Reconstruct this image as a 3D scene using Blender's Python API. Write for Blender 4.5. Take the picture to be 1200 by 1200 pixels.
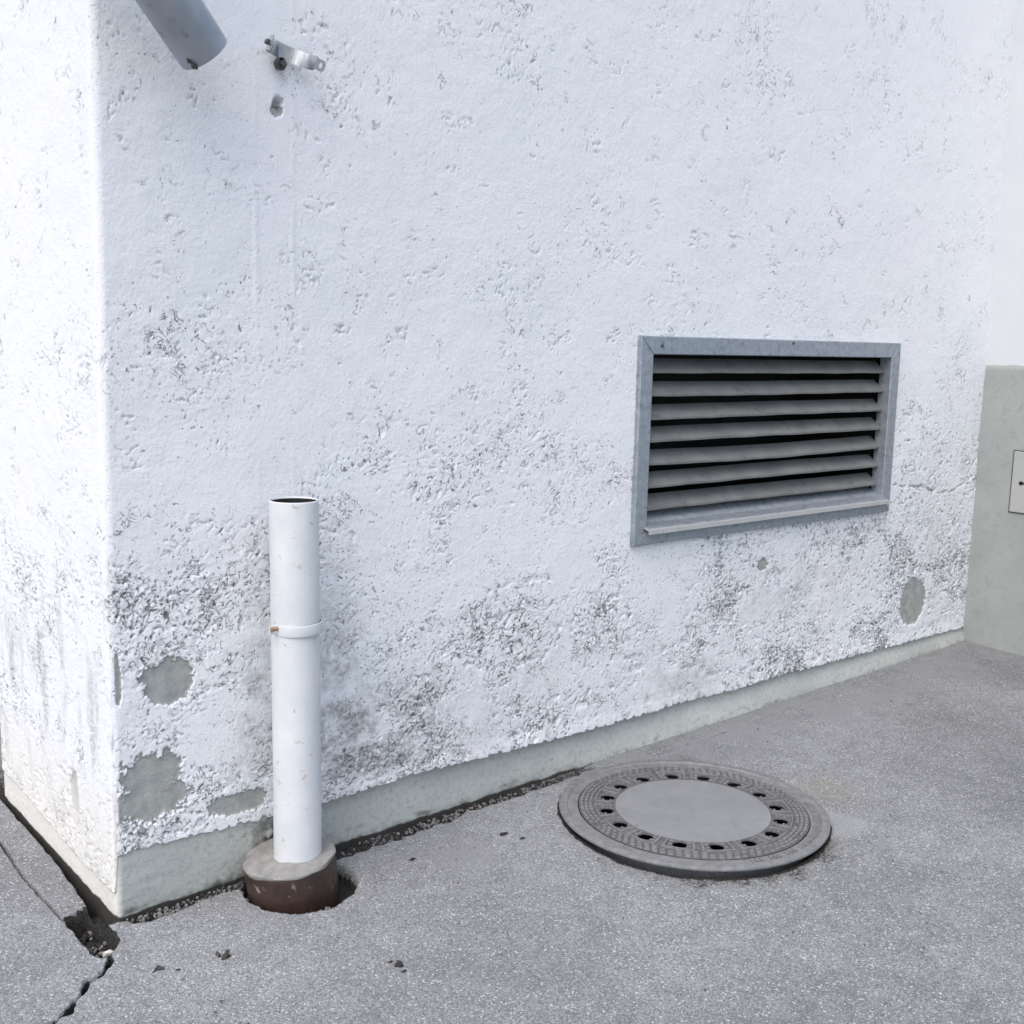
import bpy, bmesh, math, random
import numpy as np
from mathutils import Vector, Matrix, Quaternion

random.seed(7)
for o in list(bpy.data.objects):
    bpy.data.objects.remove(o)
scene = bpy.context.scene
col = scene.collection

# ------------------------------------------------------------------ camera
S = 2.55                       # metres per unit of distance to the front wall
FPX = 1344.0                   # focal length in pixels of the 1200 px photograph
def _ray(p): return np.array([p[0]-600.0, p[1]-600.0, FPX])
_down = _ray((385, 9500)); _down /= np.linalg.norm(_down)
_X = _ray((2220, 436)); _X -= _down*(_X@_down); _X /= np.linalg.norm(_X)
_Z = -_down; _Y = np.cross(_Z, _X)
R = np.stack([_X, _Y, _Z])
CAM = np.array([-0.370*S, -S, 0.485*S+0.155])
cam_d = bpy.data.cameras.new('camera'); cam = bpy.data.objects.new('camera', cam_d); col.objects.link(cam)
r_, u_, b_ = R@np.array([1., 0, 0]), R@np.array([0, -1., 0]), R@np.array([0, 0, -1.])
cam.matrix_world = Matrix(((r_[0], u_[0], b_[0], CAM[0]), (r_[1], u_[1], b_[1], CAM[1]), (r_[2], u_[2], b_[2], CAM[2]), (0, 0, 0, 1)))
cam_d.sensor_width = 36; cam_d.lens = 36*FPX/1200; cam_d.clip_start = 0.05; cam_d.clip_end = 500
scene.camera = cam
scene.render.resolution_x = scene.render.resolution_y = 1024

# ------------------------------------------------------------------ sky and soft sun (overcast day)
SUN = Vector((-0.52, -0.22, 0.83)).normalized()      # towards the sun
world = bpy.data.worlds.new('World'); scene.world = world; world.use_nodes = True
wn, wl = world.node_tree.nodes, world.node_tree.links
wn.clear()
sky = wn.new('ShaderNodeTexSky'); sky.sky_type = 'NISHITA'; sky.sun_disc = False
sky.sun_elevation = math.asin(SUN.z); sky.sun_rotation = math.atan2(SUN.x, SUN.y)
sky.air_density = 1.0; sky.dust_density = 4.0; sky.ozone_density = 1.5
hs = wn.new('ShaderNodeHueSaturation'); hs.inputs['Saturation'].default_value = 0.80; hs.inputs['Hue'].default_value = 0.488
bg = wn.new('ShaderNodeBackground'); bg.inputs['Strength'].default_value = 0.15
wo = wn.new('ShaderNodeOutputWorld')
wl.new(sky.outputs[0], hs.inputs['Color']); wl.new(hs.outputs[0], bg.inputs[0]); wl.new(bg.outputs[0], wo.inputs[0])
sd = bpy.data.lights.new('sun', 'SUN'); sd.energy = 0.5; sd.angle = math.radians(75); sd.color = (1.0, 0.985, 0.96)
so = bpy.data.objects.new('sun', sd); col.objects.link(so); so.location = (-3, -3, 6)
so.rotation_euler = (-SUN).to_track_quat('-Z', 'Y').to_euler()
vs = scene.view_settings
vs.view_transform = 'Standard'; vs.look = 'None'; vs.exposure = 0.78; vs.gamma = 1; vs.use_curve_mapping = False

# ------------------------------------------------------------------ pixels to places
def ray(u, v): return R@_ray((u, v))
def on_y(u, v, y=0.0):
    d = ray(u, v); return CAM+d*((y-CAM[1])/d[1])
def on_x(u, v, x=0.0):
    d = ray(u, v); return CAM+d*((x-CAM[0])/d[0])
GX, GY = 0.02205, 0.01925
def gz(x, y): return 0.002+GX*x+GY*y
def on_g(u, v, dz=0.0):
    d = ray(u, v); n = np.array([-GX, -GY, 1.0])
    return CAM+d*((0.002+dz-CAM@n)/(d@n))

# ------------------------------------------------------------------ noise
def perlin(x, y, seed=0):
    rng = np.random.RandomState(seed)
    p = rng.permutation(256); p = np.concatenate([p, p]).astype(np.int32)
    a = rng.rand(256)*2*np.pi; gx, gy = np.cos(a), np.sin(a)
    xi = np.floor(x).astype(np.int64); yi = np.floor(y).astype(np.int64)
    xf = x-xi; yf = y-yi; xi &= 255; yi &= 255
    u = xf*xf*xf*(xf*(xf*6-15)+10); v = yf*yf*yf*(yf*(yf*6-15)+10)
    def g(ix, iy, dx, dy):
        h = p[p[ix & 255]+(iy & 255)]; return gx[h]*dx+gy[h]*dy
    n00 = g(xi, yi, xf, yf); n10 = g(xi+1, yi, xf-1, yf); n01 = g(xi, yi+1, xf, yf-1); n11 = g(xi+1, yi+1, xf-1, yf-1)
    a0 = n00+u*(n10-n00); a1 = n01+u*(n11-n01)
    return (a0+v*(a1-a0))*1.5
def fbm(x, y, seed=0, o=3, g=0.5):
    t = 0; a = 1.0; f = 1.0; s = 0
    for i in range(o):
        t = t+a*perlin(x*f, y*f, seed+i*17); s += a; a *= g; f *= 2.03
    return t/s
def sst(a, b, x):
    t = np.clip((x-a)/(b-a), 0, 1); return t*t*(3-2*t)
def dist_poly(x, y, pts):
    d = np.full(x.shape, 1e9)
    for (x0, y0), (x1, y1) in zip(pts[:-1], pts[1:]):
        ex, ey = x1-x0, y1-y0; L = ex*ex+ey*ey
        t = np.clip(((x-x0)*ex+(y-y0)*ey)/L, 0, 1)
        d = np.minimum(d, np.hypot(x-x0-t*ex, y-y0-t*ey))
    return d

# ------------------------------------------------------------------ mesh helpers
def tag(o, label=None, cat=None, group=None, kind=None):
    if label: o['label'] = label
    if cat: o['category'] = cat
    if group: o['group'] = group
    if kind: o['kind'] = kind
    return o
def link(name, me, mat=None, parent=None, smooth=False):
    o = bpy.data.objects.new(name, me); col.objects.link(o)
    if mat: me.materials.append(mat)
    if smooth: me.polygons.foreach_set('use_smooth', np.ones(len(me.polygons), bool))
    if parent:
        o.parent = parent; o.matrix_parent_inverse = parent.matrix_world.inverted()
    return o
def empty(name, loc):
    o = bpy.data.objects.new(name, None); col.objects.link(o)
    o.location = loc; o.matrix_world = Matrix.Translation(loc); o.empty_display_size = 0.1
    return o
def pyobj(name, verts, faces, mat, parent=None, smooth=False):
    me = bpy.data.meshes.new(name); me.from_pydata([tuple(map(float, v)) for v in verts], [], faces); me.update()
    return link(name, me, mat, parent, smooth)
def grid_obj(name, P, keep, attrs, mat, parent=None):
    """P (ny,nx,3) grid of points, keep (ny-1,nx-1) faces kept"""
    ny, nx = P.shape[:2]
    idx = np.arange(ny*nx).reshape(ny, nx)
    q = np.stack([idx[:-1, :-1], idx[:-1, 1:], idx[1:, 1:], idx[1:, :-1]], -1)[keep]
    used = np.zeros(ny*nx, bool); used[q.ravel()] = True
    remap = np.cumsum(used)-1
    q = remap[q]; V = P.reshape(-1, 3)[used]
    me = bpy.data.meshes.new(name)
    me.vertices.add(len(V)); me.vertices.foreach_set('co', V.astype(np.float32).ravel())
    me.loops.add(q.size); me.loops.foreach_set('vertex_index', q.astype(np.int32).ravel())
    me.polygons.add(len(q)); me.polygons.foreach_set('loop_start', np.arange(0, q.size, 4, dtype=np.int32))
    me.update(calc_edges=True)
    for k, a in attrs.items():
        at = me.attributes.new(k, 'FLOAT', 'POINT'); at.data.foreach_set('value', a.reshape(-1)[used].astype(np.float32))
    return link(name, me, mat, parent, True)
def spans(*seg):
    """(start, end, step)... to one ascending coordinate list"""
    out = [np.array([seg[0][0]])]
    for a, b, s in seg:
        n = max(1, int(round((b-a)/s))); out.append(np.linspace(a, b, n+1)[1:])
    return np.concatenate(out)
def box(bm, x0, x1, y0, y1, z0, z1):
    v = [bm.verts.new(p) for p in ((x0,y0,z0),(x1,y0,z0),(x1,y1,z0),(x0,y1,z0),(x0,y0,z1),(x1,y0,z1),(x1,y1,z1),(x0,y1,z1))]
    for f in ((0,3,2,1),(4,5,6,7),(0,1,5,4),(1,2,6,5),(2,3,7,6),(3,0,4,7)): bm.faces.new([v[i] for i in f])
def bmobj(name, bm, mat, parent=None, smooth=False, bevel=0):
    if bevel:
        bmesh.ops.bevel(bm, geom=list(bm.edges), offset=bevel, segments=2, affect='EDGES', profile=0.6)
    bmesh.ops.recalc_face_normals(bm, faces=bm.faces)
    me = bpy.data.meshes.new(name); bm.to_mesh(me); bm.free()
    return link(name, me, mat, parent, smooth)
def frame_of(d):
    d = Vector(d).normalized(); a = Vector((0, 0, 1)) if abs(d.z) < .9 else Vector((1, 0, 0))
    x = d.cross(a).normalized(); return x, d.cross(x).normalized()
def lathe(name, base, axis, prof, mat, parent=None, n=48, jig=None, smooth=True):
    """prof: (radius, height) list swept round axis; jig(angle, k) -> radius factor, height shift"""
    base = Vector(base); d = Vector(axis).normalized(); ex, ey = frame_of(d)
    V = []; F = []
    for k, (r, h) in enumerate(prof):
        for i in range(n):
            a = 2*math.pi*i/n
            fr, fh = jig(a, k) if jig else (1, 0)
            V.append(base+d*(h+fh)+(ex*math.cos(a)+ey*math.sin(a))*r*fr)
    for k in range(len(prof)-1):
        for i in range(n):
            j = (i+1) % n; F.append((k*n+i, k*n+j, (k+1)*n+j, (k+1)*n+i))
    me = bpy.data.meshes.new(name); me.from_pydata(V, [], F); me.update()
    bm = bmesh.new(); bm.from_mesh(me); bmesh.ops.remove_doubles(bm, verts=bm.verts, dist=1e-5)
    for e in bm.edges:
        if len(e.link_faces) == 2 and e.calc_face_angle(0) > 0.7: e.smooth = False
    bmesh.ops.recalc_face_normals(bm, faces=bm.faces); bm.to_mesh(me); bm.free()
    return link(name, me, mat, parent, smooth)
def lump(bm, c, r, seed, sq=(1, 1, 1)):
    """an angular pebble"""
    rr = random.Random(seed)
    m = Matrix.Translation(c)@Quaternion((rr.random()-.5, rr.random()-.5, rr.random()-.5, rr.random()-.5)).normalized().to_matrix().to_4x4()@Matrix.Diagonal((*sq, 1))
    g = bmesh.ops.create_icosphere(bm, subdivisions=1, radius=r)
    for v in g['verts']:
        v.co *= 0.7+0.5*rr.random()
        v.co = m@v.co

# ------------------------------------------------------------------ materials
class NT:
    def __init__(s, name):
        s.m = bpy.data.materials.new(name); s.m.use_nodes = True; s.t = s.m.node_tree; s.t.nodes.clear()
        s.out = s.t.nodes.new('ShaderNodeOutputMaterial'); s.b = s.t.nodes.new('ShaderNodeBsdfPrincipled')
        s.t.links.new(s.b.outputs[0], s.out.inputs[0])
        s.geo = s.t.nodes.new('ShaderNodeTexCoord')
    def l(s, a, b): s.t.links.new(a, b)
    def val(s, x, sock):
        if hasattr(x, 'is_output'): s.l(x, sock)
        else: sock.default_value = x
    def noise(s, scale, detail=4, rough=.55, vec=None, dist=0):
        n = s.t.nodes.new('ShaderNodeTexNoise'); n.inputs['Scale'].default_value = scale; n.inputs['Detail'].default_value = detail
        n.inputs['Roughness'].default_value = rough; n.inputs['Distortion'].default_value = dist
        s.l(vec or s.geo.outputs['Object'], n.inputs['Vector']); return n.outputs['Fac']
    def voro(s, scale, feature='F1', out='Distance', vec=None):
        n = s.t.nodes.new('ShaderNodeTexVoronoi'); n.feature = feature; n.inputs['Scale'].default_value = scale
        s.l(vec or s.geo.outputs['Object'], n.inputs['Vector']); return n.outputs[out]
    def attr(s, name):
        n = s.t.nodes.new('ShaderNodeAttribute'); n.attribute_name = name; return n.outputs['Fac']
    def ramp(s, x, a, b, lo=0.0, hi=1.0):
        n = s.t.nodes.new('ShaderNodeMapRange'); n.clamp = True
        s.val(x, n.inputs[0]); n.inputs[1].default_value = a; n.inputs[2].default_value = b; n.inputs[3].default_value = lo; n.inputs[4].default_value = hi
        return n.outputs[0]
    def math(s, op, a, b=0.0):
        n = s.t.nodes.new('ShaderNodeMath'); n.operation = op; s.val(a, n.inputs[0]); s.val(b, n.inputs[1]); return n.outputs[0]
    def mix(s, f, a, b, mode='MIX'):
        n = s.t.nodes.new('ShaderNodeMix'); n.data_type = 'RGBA'; n.blend_type = mode
        s.val(f, n.inputs[0])
        for x, i in ((a, 6), (b, 7)):
            if hasattr(x, 'is_output'): s.l(x, n.inputs[i])
            else: n.inputs[i].default_value = (*x, 1)
        return n.outputs[2]
    def sep(s, c, k):
        n = s.t.nodes.new('ShaderNodeSeparateColor'); s.l(c, n.inputs[0]); return n.outputs[k]
    def color(s, c):
        if hasattr(c, 'is_output'): s.l(c, s.b.inputs['Base Color'])
        else: s.b.inputs['Base Color'].default_value = (*c, 1)
    def rough(s, x): s.val(x, s.b.inputs['Roughness'])
    def metal(s, x): s.val(x, s.b.inputs['Metallic'])
    def spec(s, x): s.b.inputs['Specular IOR Level'].default_value = x
    def bump(s, h, dist, strength=1.0):
        n = s.t.nodes.new('ShaderNodeBump'); n.inputs['Distance'].default_value = dist; n.inputs['Strength'].default_value = strength
        s.l(h, n.inputs['Height']); s.l(n.outputs[0], s.b.inputs['Normal'])

def mat_plaster():
    t = NT('white_plaster')
    tone = t.noise(3.0, 3); tone2 = t.noise(38, 4)
    white = t.mix(t.ramp(tone, .35, .65), (.775, .805, .83), (.80, .805, .84))
    white = t.mix(t.ramp(tone2, .45, .75, 0, .35), white, (.72, .745, .765))
    fine = t.noise(160, 4, .6)
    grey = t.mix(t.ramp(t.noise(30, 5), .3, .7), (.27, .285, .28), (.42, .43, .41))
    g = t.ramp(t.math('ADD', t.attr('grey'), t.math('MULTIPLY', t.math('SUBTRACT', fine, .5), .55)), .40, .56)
    sp = t.math('ADD', t.noise(75, 5, .62, dist=1.2), t.math('MULTIPLY', t.attr('dens'), .17))
    spk = t.ramp(sp, .715, .745)
    ln = t.math('SUBTRACT', 1.0, t.math('MULTIPLY', t.math('ABSOLUTE', t.math('SUBTRACT', t.noise(30, 4, .6, dist=.8), .5)), 60))
    lng = t.math('ADD', t.noise(9, 4, .6), t.math('MULTIPLY', t.attr('dens'), .16))
    spk = t.math('MAXIMUM', spk, t.math('MULTIPLY', t.ramp(ln, .0, .6), t.ramp(lng, .655, .70)))
    vc = t.voro(85, out='Color'); vd = t.voro(85)
    dot = t.math('MULTIPLY', t.ramp(t.math('SUBTRACT', vd, t.math('MULTIPLY', t.sep(vc, 0), .26)), -.02, -.10), t.ramp(t.math('ADD', t.sep(vc, 1), t.math('MULTIPLY', t.attr('pore'), .75)), .93, .97))
    pin = t.math('MULTIPLY', t.ramp(t.noise(210, 2), .70, .74), t.ramp(t.math('ADD', t.noise(7, 3), t.math('MULTIPLY', t.attr('dens'), .25)), .48, .62))
    spk = t.math('MAXIMUM', spk, t.math('MAXIMUM', dot, t.math('MULTIPLY', pin, .7)))
    dm = t.math('MULTIPLY', t.attr('dirt'), t.ramp(t.noise(55, 5, .65), .28, .68))
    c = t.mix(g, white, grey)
    c = t.mix(t.math('MULTIPLY', t.attr('chip'), t.ramp(fine, .30, .55)), c, (.20, .205, .205))  # pit depth darkens the colour: bare render plus shade inside the pits
    c = t.mix(t.math('MULTIPLY', spk, .85), c, (.19, .195, .195))  # specks and pores: worn grey with their shade in the colour
    c = t.mix(dm, c, (.25, .245, .24))
    c = t.mix(t.math('MULTIPLY', t.attr('cream'), .8), c, (.76, .745, .70))
    t.color(c); t.rough(.9); t.spec(.2)
    t.bump(t.math('ADD', t.noise(420, 3, .6), t.math('SUBTRACT', t.math('MULTIPLY', t.noise(150, 3), 1.2), t.math('MULTIPLY', spk, 2.0))), .0014, .8)
    return t.m
def mat_plinth():
    t = NT('plinth_render')
    n1 = t.noise(4, 5); n2 = t.noise(70, 5, .65)
    c = t.mix(t.ramp(n1, .3, .7), (.39, .42, .405), (.49, .51, .485))
    c = t.mix(t.ramp(n2, .48, .75, 0, .7), c, (.26, .27, .26))
    c = t.mix(t.ramp(t.noise(13, 5, .65), .52, .72, 0, .5), c, (.47, .475, .45))
    c = t.mix(t.attr('cream'), c, t.mix(t.ramp(n2, .4, .75), (.74, .725, .68), (.62, .61, .58)))
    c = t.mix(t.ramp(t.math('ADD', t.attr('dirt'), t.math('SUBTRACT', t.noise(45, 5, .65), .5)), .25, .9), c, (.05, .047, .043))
    t.color(c); t.rough(.92); t.spec(.2)
    t.bump(t.math('ADD', t.noise(260, 4, .6), t.noise(60, 5, .65)), .0022, .8)
    return t.m
def mat_asphalt():
    t = NT('asphalt')
    v = t.voro(270, out='Color'); v2 = t.voro(520, out='Color'); big = t.noise(1.3, 6, .62); mid = t.noise(14, 4)
    a = t.ramp(t.sep(v, 0), 0, 1, .145, .295)
    a = t.math('MULTIPLY', a, t.ramp(t.sep(v2, 1), 0, 1, .72, 1.28))
    a = t.math('MULTIPLY', a, t.ramp(big, .32, .68, .78, 1.2))
    a = t.math('MULTIPLY', a, t.ramp(mid, .3, .7, .9, 1.1))
    n = t.t.nodes.new('ShaderNodeCombineColor'); t.l(t.math('MULTIPLY', a, .97), n.inputs[0]); t.l(a, n.inputs[1]); t.l(t.math('MULTIPLY', a, 1.035), n.inputs[2])
    c = t.mix(t.ramp(t.sep(v, 2), .965, .975), n.outputs[0], (.50, .50, .49))
    c = t.mix(t.math('MULTIPLY', t.attr('smooth'), .8), c, (.235, .24, .247))
    c = t.mix(t.math('MULTIPLY', t.attr('pale'), .6), c, (.30, .31, .32))
    c = t.mix(t.math('MULTIPLY', t.attr('moss'), t.ramp(t.noise(60), .35, .65)), c, (.24, .235, .16))
    d = t.ramp(t.math('ADD', t.attr('dirt'), t.math('MULTIPLY', t.math('SUBTRACT', t.noise(120, 4, .65), .5), .9)), .38, .62)
    c = t.mix(d, c, t.mix(t.sep(v, 1), (.010, .0095, .009), (.045, .043, .041)))
    t.color(c); t.rough(.88); t.spec(.25)
    h = t.math('SUBTRACT', t.math('MULTIPLY', t.sep(v, 0), .4), t.voro(270))
    t.bump(h, .0022, .55)
    return t.m
def mat_simple(name, c0, c1, scale, rough=.6, metal=0.0, bump=0.0, bscale=300, spec=.5, third=None, tscale=40, tlo=.6, thi=.7):
    t = NT(name)
    c = t.mix(t.ramp(t.noise(scale, 5, .6), .32, .68), c0, c1)
    if third: c = t.mix(t.ramp(t.noise(tscale, 5, .65), tlo, thi), c, third)
    t.color(c); t.metal(metal); t.spec(spec)
    t.rough(t.ramp(t.noise(scale*2.3, 3), .3, .7, max(0.05, rough-.12), min(1, rough+.12)))
    if bump: t.bump(t.noise(bscale, 4, .6), bump, .8)
    return t.m
M = dict(
    plaster=mat_plaster(), plinth=mat_plinth(), asphalt=mat_asphalt(),
    greywall=mat_simple('grey_dado_paint', (.32, .345, .335), (.37, .39, .375), 6, .8, 0, .0016, 170, .25, (.27, .29, .28), 24, .5, .8),
    whitewall=mat_simple('white_smooth_paint', (.62, .65, .68), (.66, .67, .69), 4, .85, 0, .0012, 200, .25),
    hatch=mat_simple('hatch_paint', (.38, .40, .385), (.43, .44, .42), 9, .6, 0, .0006, 200, .35),
    galv=mat_simple('galvanised_steel', (.27, .31, .36), (.40, .44, .48), 45, .5, .55, .0003, 120, .5, (.20, .22, .24), 26, .58, .7),
    slat=mat_simple('dusty_slat_metal', (.135, .142, .142), (.19, .196, .192), 9, .7, .1, .0003, 150, .3, (.10, .108, .112), 20, .56, .72),
    lip=mat_simple('pale_sill_metal', (.36, .375, .38), (.44, .45, .45), 30, .6, .2, .0003, 120, .4, (.25, .26, .27), 30, .6, .7),
    zinc=mat_simple('bright_zinc', (.66, .68, .70), (.70, .72, .74), 8, .30, 1.0),
    spout=mat_simple('weathered_zinc_pipe', (.30, .335, .38), (.42, .45, .49), 9, .48, .55, .0003, 60, .5, (.17, .19, .21), 14, .60, .72),
    dark=mat_simple('dark_void', (.012, .012, .013), (.02, .02, .02), 5, .9),  # near-black; shade inside openings is put into the colour
    white=mat_simple('white_pipe_paint', (.57, .60, .625), (.67, .685, .70), 9, .55, 0, .0004, 120, .4, (.50, .46, .41), 42, .62, .68),
    rust=mat_simple('rusty_bolt', (.30, .20, .11), (.42, .31, .19), 90, .85, .2),
    oldbolt=mat_simple('blackened_bolt', (.06, .06, .065), (.14, .14, .14), 90, .6, .6),
    mortar=mat_simple('mortar', (.22, .215, .21), (.31, .305, .295), 40, .95, 0, .003, 160, .2, (.22, .215, .2), 55, .6, .72),
    clay=mat_simple('brown_glazed_clay', (.024, .014, .011), (.05, .028, .021), 18, .42, 0, .0006, 50, .5, (.22, .20, .19), 30, .62, .72),
    iron=mat_simple('cast_iron', (.17, .173, .177), (.25, .253, .257), 40, .66, .2, .0008, 240, .4, (.13, .125, .12), 70, .58, .7),
    ironbase=mat_simple('grimy_shaded_iron', (.095, .097, .10), (.15, .152, .155), 40, .75, .15, .0008, 240, .35, (.21, .21, .205), 50, .55, .7),  # grime plus groove shade in the colour, strengthens the cast relief
    ironc=mat_simple('cover_concrete', (.21, .217, .222), (.245, .25, .255), 14, .9, 0, .0008, 330, .25, (.16, .16, .16), 60, .62, .72),
    soil=mat_simple('dark_soil', (.02, .019, .018), (.07, .067, .064), 60, .95),
    chip=mat_simple('pale_plaster_chip', (.62, .61, .59), (.72, .71, .69), 40, .9, 0, .001, 200, .2),
    gravel=mat_simple('grey_gravel', (.05, .05, .05), (.26, .255, .25), 45, .9),
    leaf=mat_simple('dry_leaf', (.012, .011, .010), (.05, .045, .04), 50, .85),
)

# ------------------------------------------------------------------ the wall surface (path round the corner)
XR = 3.885            # face of the return wall
YE = 0.90             # far end of the side wall
R0, R1 = 0.035, 0.018 # rounding of the far and the near corner
def path(s):
    """s = 0 at the near corner; negative along the side wall; positive along the front"""
    x = np.where(s > 0, s, 0.0); y = np.where(s > 0, 0.0, -s)
    nx = np.where(s > 0, 0.0, -1.0); ny = np.where(s > 0, -1.0, 0.0)
    x, y, nx, ny = [a.astype(float).copy() for a in (x, y, nx, ny)]
    a = np.abs(s) <= R1
    th = (s[a]+R1)/(2*R1)*math.pi/2          # 0 = side face, 90 = front face
    nx[a] = -np.cos(th); ny[a] = -np.sin(th); x[a] = R1+R1*nx[a]; y[a] = R1+R1*ny[a]
    e = s < -(YE-R0)
    t = -s[e]-(YE-R0); Lq = R0*math.pi/2
    th = np.clip(t/Lq, 0, 1)*math.pi/2
    nx[e] = -np.cos(th); ny[e] = np.sin(th)
    x[e] = R0+R0*nx[e]+np.maximum(t-Lq, 0); y[e] = YE-R0+R0*ny[e]
    return x, y, nx, ny
def patches_front():
    """bare grey render showing through, measured on the front wall: centre px, half sizes px"""
    out = []
    for (u, v, a, b, rot, e) in ((196, 797, 29, 26, 0, .42), (176, 908, 37, 26, .3, .55), (178, 938, 45, 21, 0, .5), (280, 941, 33, 14, -.25, .55),
                              (1069, 704, 14, 27, .25, .22), (893, 661, 6, 7, 0, .5), (324, 128, 7, 9, 0, .4), (136, 800, 6, 32, 0, .3)):
        c = on_y(u, v); rx = on_y(u+a, v)[0]-c[0]; rz = c[2]-on_y(u, v+b)[2]
        out.append((c[0], c[2], rx, rz, rot, e))
    return out
PF = patches_front()
LV = dict(x0=on_y(752, 393, -.02)[0], x1=on_y(1056, 402, -.02)[0], z1=on_y(900, 397.5, -.02)[2], z0=on_y(740, 641, -.02)[2])
PIPE_X, PIPE_Y = 0.418, -0.125
def ragged(s):
    front = 0.155+0.008*fbm(s/.05, s*0+3.3, 41, 5, .7)+0.006*sst(.15, .3, perlin(s/.022, s*0+6.1, 44))+0.007*perlin(s/.35, s*0+1.7, 42)
    left = 0.060+0.04*sst(.15, .8, -s)+0.008*fbm(s/.08, s*0+9, 43, 3)
    w = sst(-.006, .006, s)
    return left*(1-w)+front*w
def build_house():
    house = empty('house', (1.9, 0.4, 0.0))
    tag(house, 'white house corner with rough torn plaster above a low grey plinth', 'house')
    s = spans((-(YE+.30), -YE+.02, .012), (-YE+.02, -.03, .0055), (-.03, .03, .002), (.03, 1.7, .0030), (1.7, 3.0, .0039), (3.0, XR+.03, .0044))
    w = spans((0, .012, .002), (.012, .85, .0033), (.85, 1.75, .0036), (1.75, 2.4, .0048), (2.4, 3.4, .009))
    Sg, W = np.meshgrid(s, w)
    x, y, nx, ny = path(s)
    z0 = ragged(s)
    Z = z0[None, :]+W*(1-z0[None, :]/3.6)
    # --- relief
    u, v = Sg, Z
    front = sst(0, .02, u)
    wx = u+.020*perlin(u/.07, v/.07, 1)+.006*perlin(u/.02, v/.02, 2)
    wy = v+.020*perlin(u/.07+9, v/.07, 3)+.006*perlin(u/.02+5, v/.02, 4)
    low = sst(1.75, .25, v)
    clump = fbm(u/.34, v/.30, 5, 3)+.45*fbm(u/.085, v/.07, 6, 3)
    fineb = sst(2.2, 3.1, u)*sst(1.45, .6, v)            # round pores near the return wall
    edge = front*sst(.16, .0, u+.10*perlin(u/.1, v/.15, 7))
    # how torn the plaster is: densest low down, in clumps higher up, nearly smooth trowelled fields between
    dens = np.clip(.20+.36*low+(.45+.45*low)*clump+.04*edge+.12*fineb, 0, 1)*np.where(u > 0, 1, .85)
    torn = fbm(wx/.042, wy/.028, 8, 4, .58)
    t2 = fbm(wx/.0150, wy/.0115, 9, 3, .6)
    T1 = .70-.62*dens; pit = sst(T1, T1+.05, torn)
    T2 = .66-.50*dens; deep = sst(T2, T2+.12, t2)
    line = 1-np.abs(fbm(wx/.055, wy/.026, 10, 3))*16
    line = sst(.1, .9, line)*sst(.10, .30, fbm(u/.10, v/.08, 11, 3)+.35*(dens-.45))
    pores = sst(.38, .52, fbm(u/.021, v/.021, 12, 2))*sst(.2, .7, fineb+.5*low*dens)
    big = sst(.30, .35, fbm(wx/.085, wy/.050, 13, 4, .6))*sst(.35, .6, dens)*low
    h = .0040*fbm(u/.42, v/.42, 14, 2)+.0012*fbm(u/.06, v/.06, 15, 3)
    h = h+dens*.0022*fbm(wx/.02, wy/.018, 16, 3, .6)+.0006*fbm(u/.009, v/.009, 17, 2)
    h = h-.0028*pit-.0050*deep-.0036*line-.0050*pores-.0040*big
    rough = dens
    grey = np.clip(.20*pit*t2+.62*deep+.42*line+.55*pores+.30*big*sst(-.1, .4, t2), 0, .8)  # pits and pores: exposed render plus recess shade put into the colour
    # ghost of the old rain pipe: a smooth stripe with a ridge either side
    gx_ = np.abs(u-(PIPE_X+.012)); stripe = sst(.065, .05, gx_)*sst(.9, 1.1, v)*front
    h = h*(1-.35*stripe)+.0011*stripe*sst(.012, .002, np.abs(gx_-.050+.006*perlin(u/.1, v/.12, 70)))*sst(-.25, .25, perlin(u/.3, v/.16, 73))
    # bare patches: paint and top coat gone
    patch = np.zeros_like(h)
    for (cx, cz, rx, rz, rot, e) in PF:
        dx = (u-cx)/rx; dz = (v-cz)/rz; dx, dz = dx*math.cos(rot)+dz*math.sin(rot), dz*math.cos(rot)-dx*math.sin(rot)
        d = np.hypot(dx, dz)+e*1.3*fbm(u/.050, v/.050, 19, 5, .68)+.25*e*perlin(u/.008, v/.008, 77)
        patch = np.maximum(patch, sst(1.06, .94, d)*front)
    cl = on_x(88, 933)
    d = np.hypot((u+cl[1])/.030, (v-cl[2])/.075)+.5*fbm(u/.03, v/.03, 20, 3)
    patch = np.maximum(patch, sst(1.05, .9, d)*(1-front))
    h = h*(1-.85*patch)-.0055*patch
    grey = np.maximum(grey*(1-patch), patch)
    # small hole under the pipe clamp
    c = on_y(325, 121); h = h-.03*sst(.016, .008, np.hypot(u-c[0], (v-c[2])*1.0)+.004*perlin(u/.01, v/.01, 21))
    # crack from the louvre to the return wall
    ck = [tuple(on_y(a, b)[[0, 2]]) for a, b in ((1046, 568), (1062, 571), (1078, 570), (1098, 577), (1116, 575), (1128, 566), (1139, 545), (1144, 535))]
    d = dist_poly(u+.006*perlin(u/.03, v/.03, 22), v+.006*perlin(u/.025, v/.03, 23), ck)
    crack = sst(.0075, .002, d)*front*sst(-.35, .1, fbm(u/.03, v/.03, 28, 3)); h = h-.006*crack
    # dirt that splashed up and ran down
    def blob(px, py, ax, ay):
        c = on_y(px, py); return np.exp(-((u-c[0])/ax)**2-((v-c[2])/ay)**2)*front
    dirt = 1.1*blob(425, 862, .20, .13)+.9*blob(390, 800, .07, .28)+.5*blob(300, 850, .06, .2)+.4*blob(500, 880, .25, .06)+.75*blob(800, 800, .20, .11)+.45*blob(930, 690, .55, .13)+.35*blob(300, 780, .05, .25)+.35*blob(1090, 620, .25, .3)+.25*blob(600, 800, .4, .2)
    dirt = dirt*sst(-.55, .25, fbm(u/.09, v/.07, 24, 4))
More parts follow.
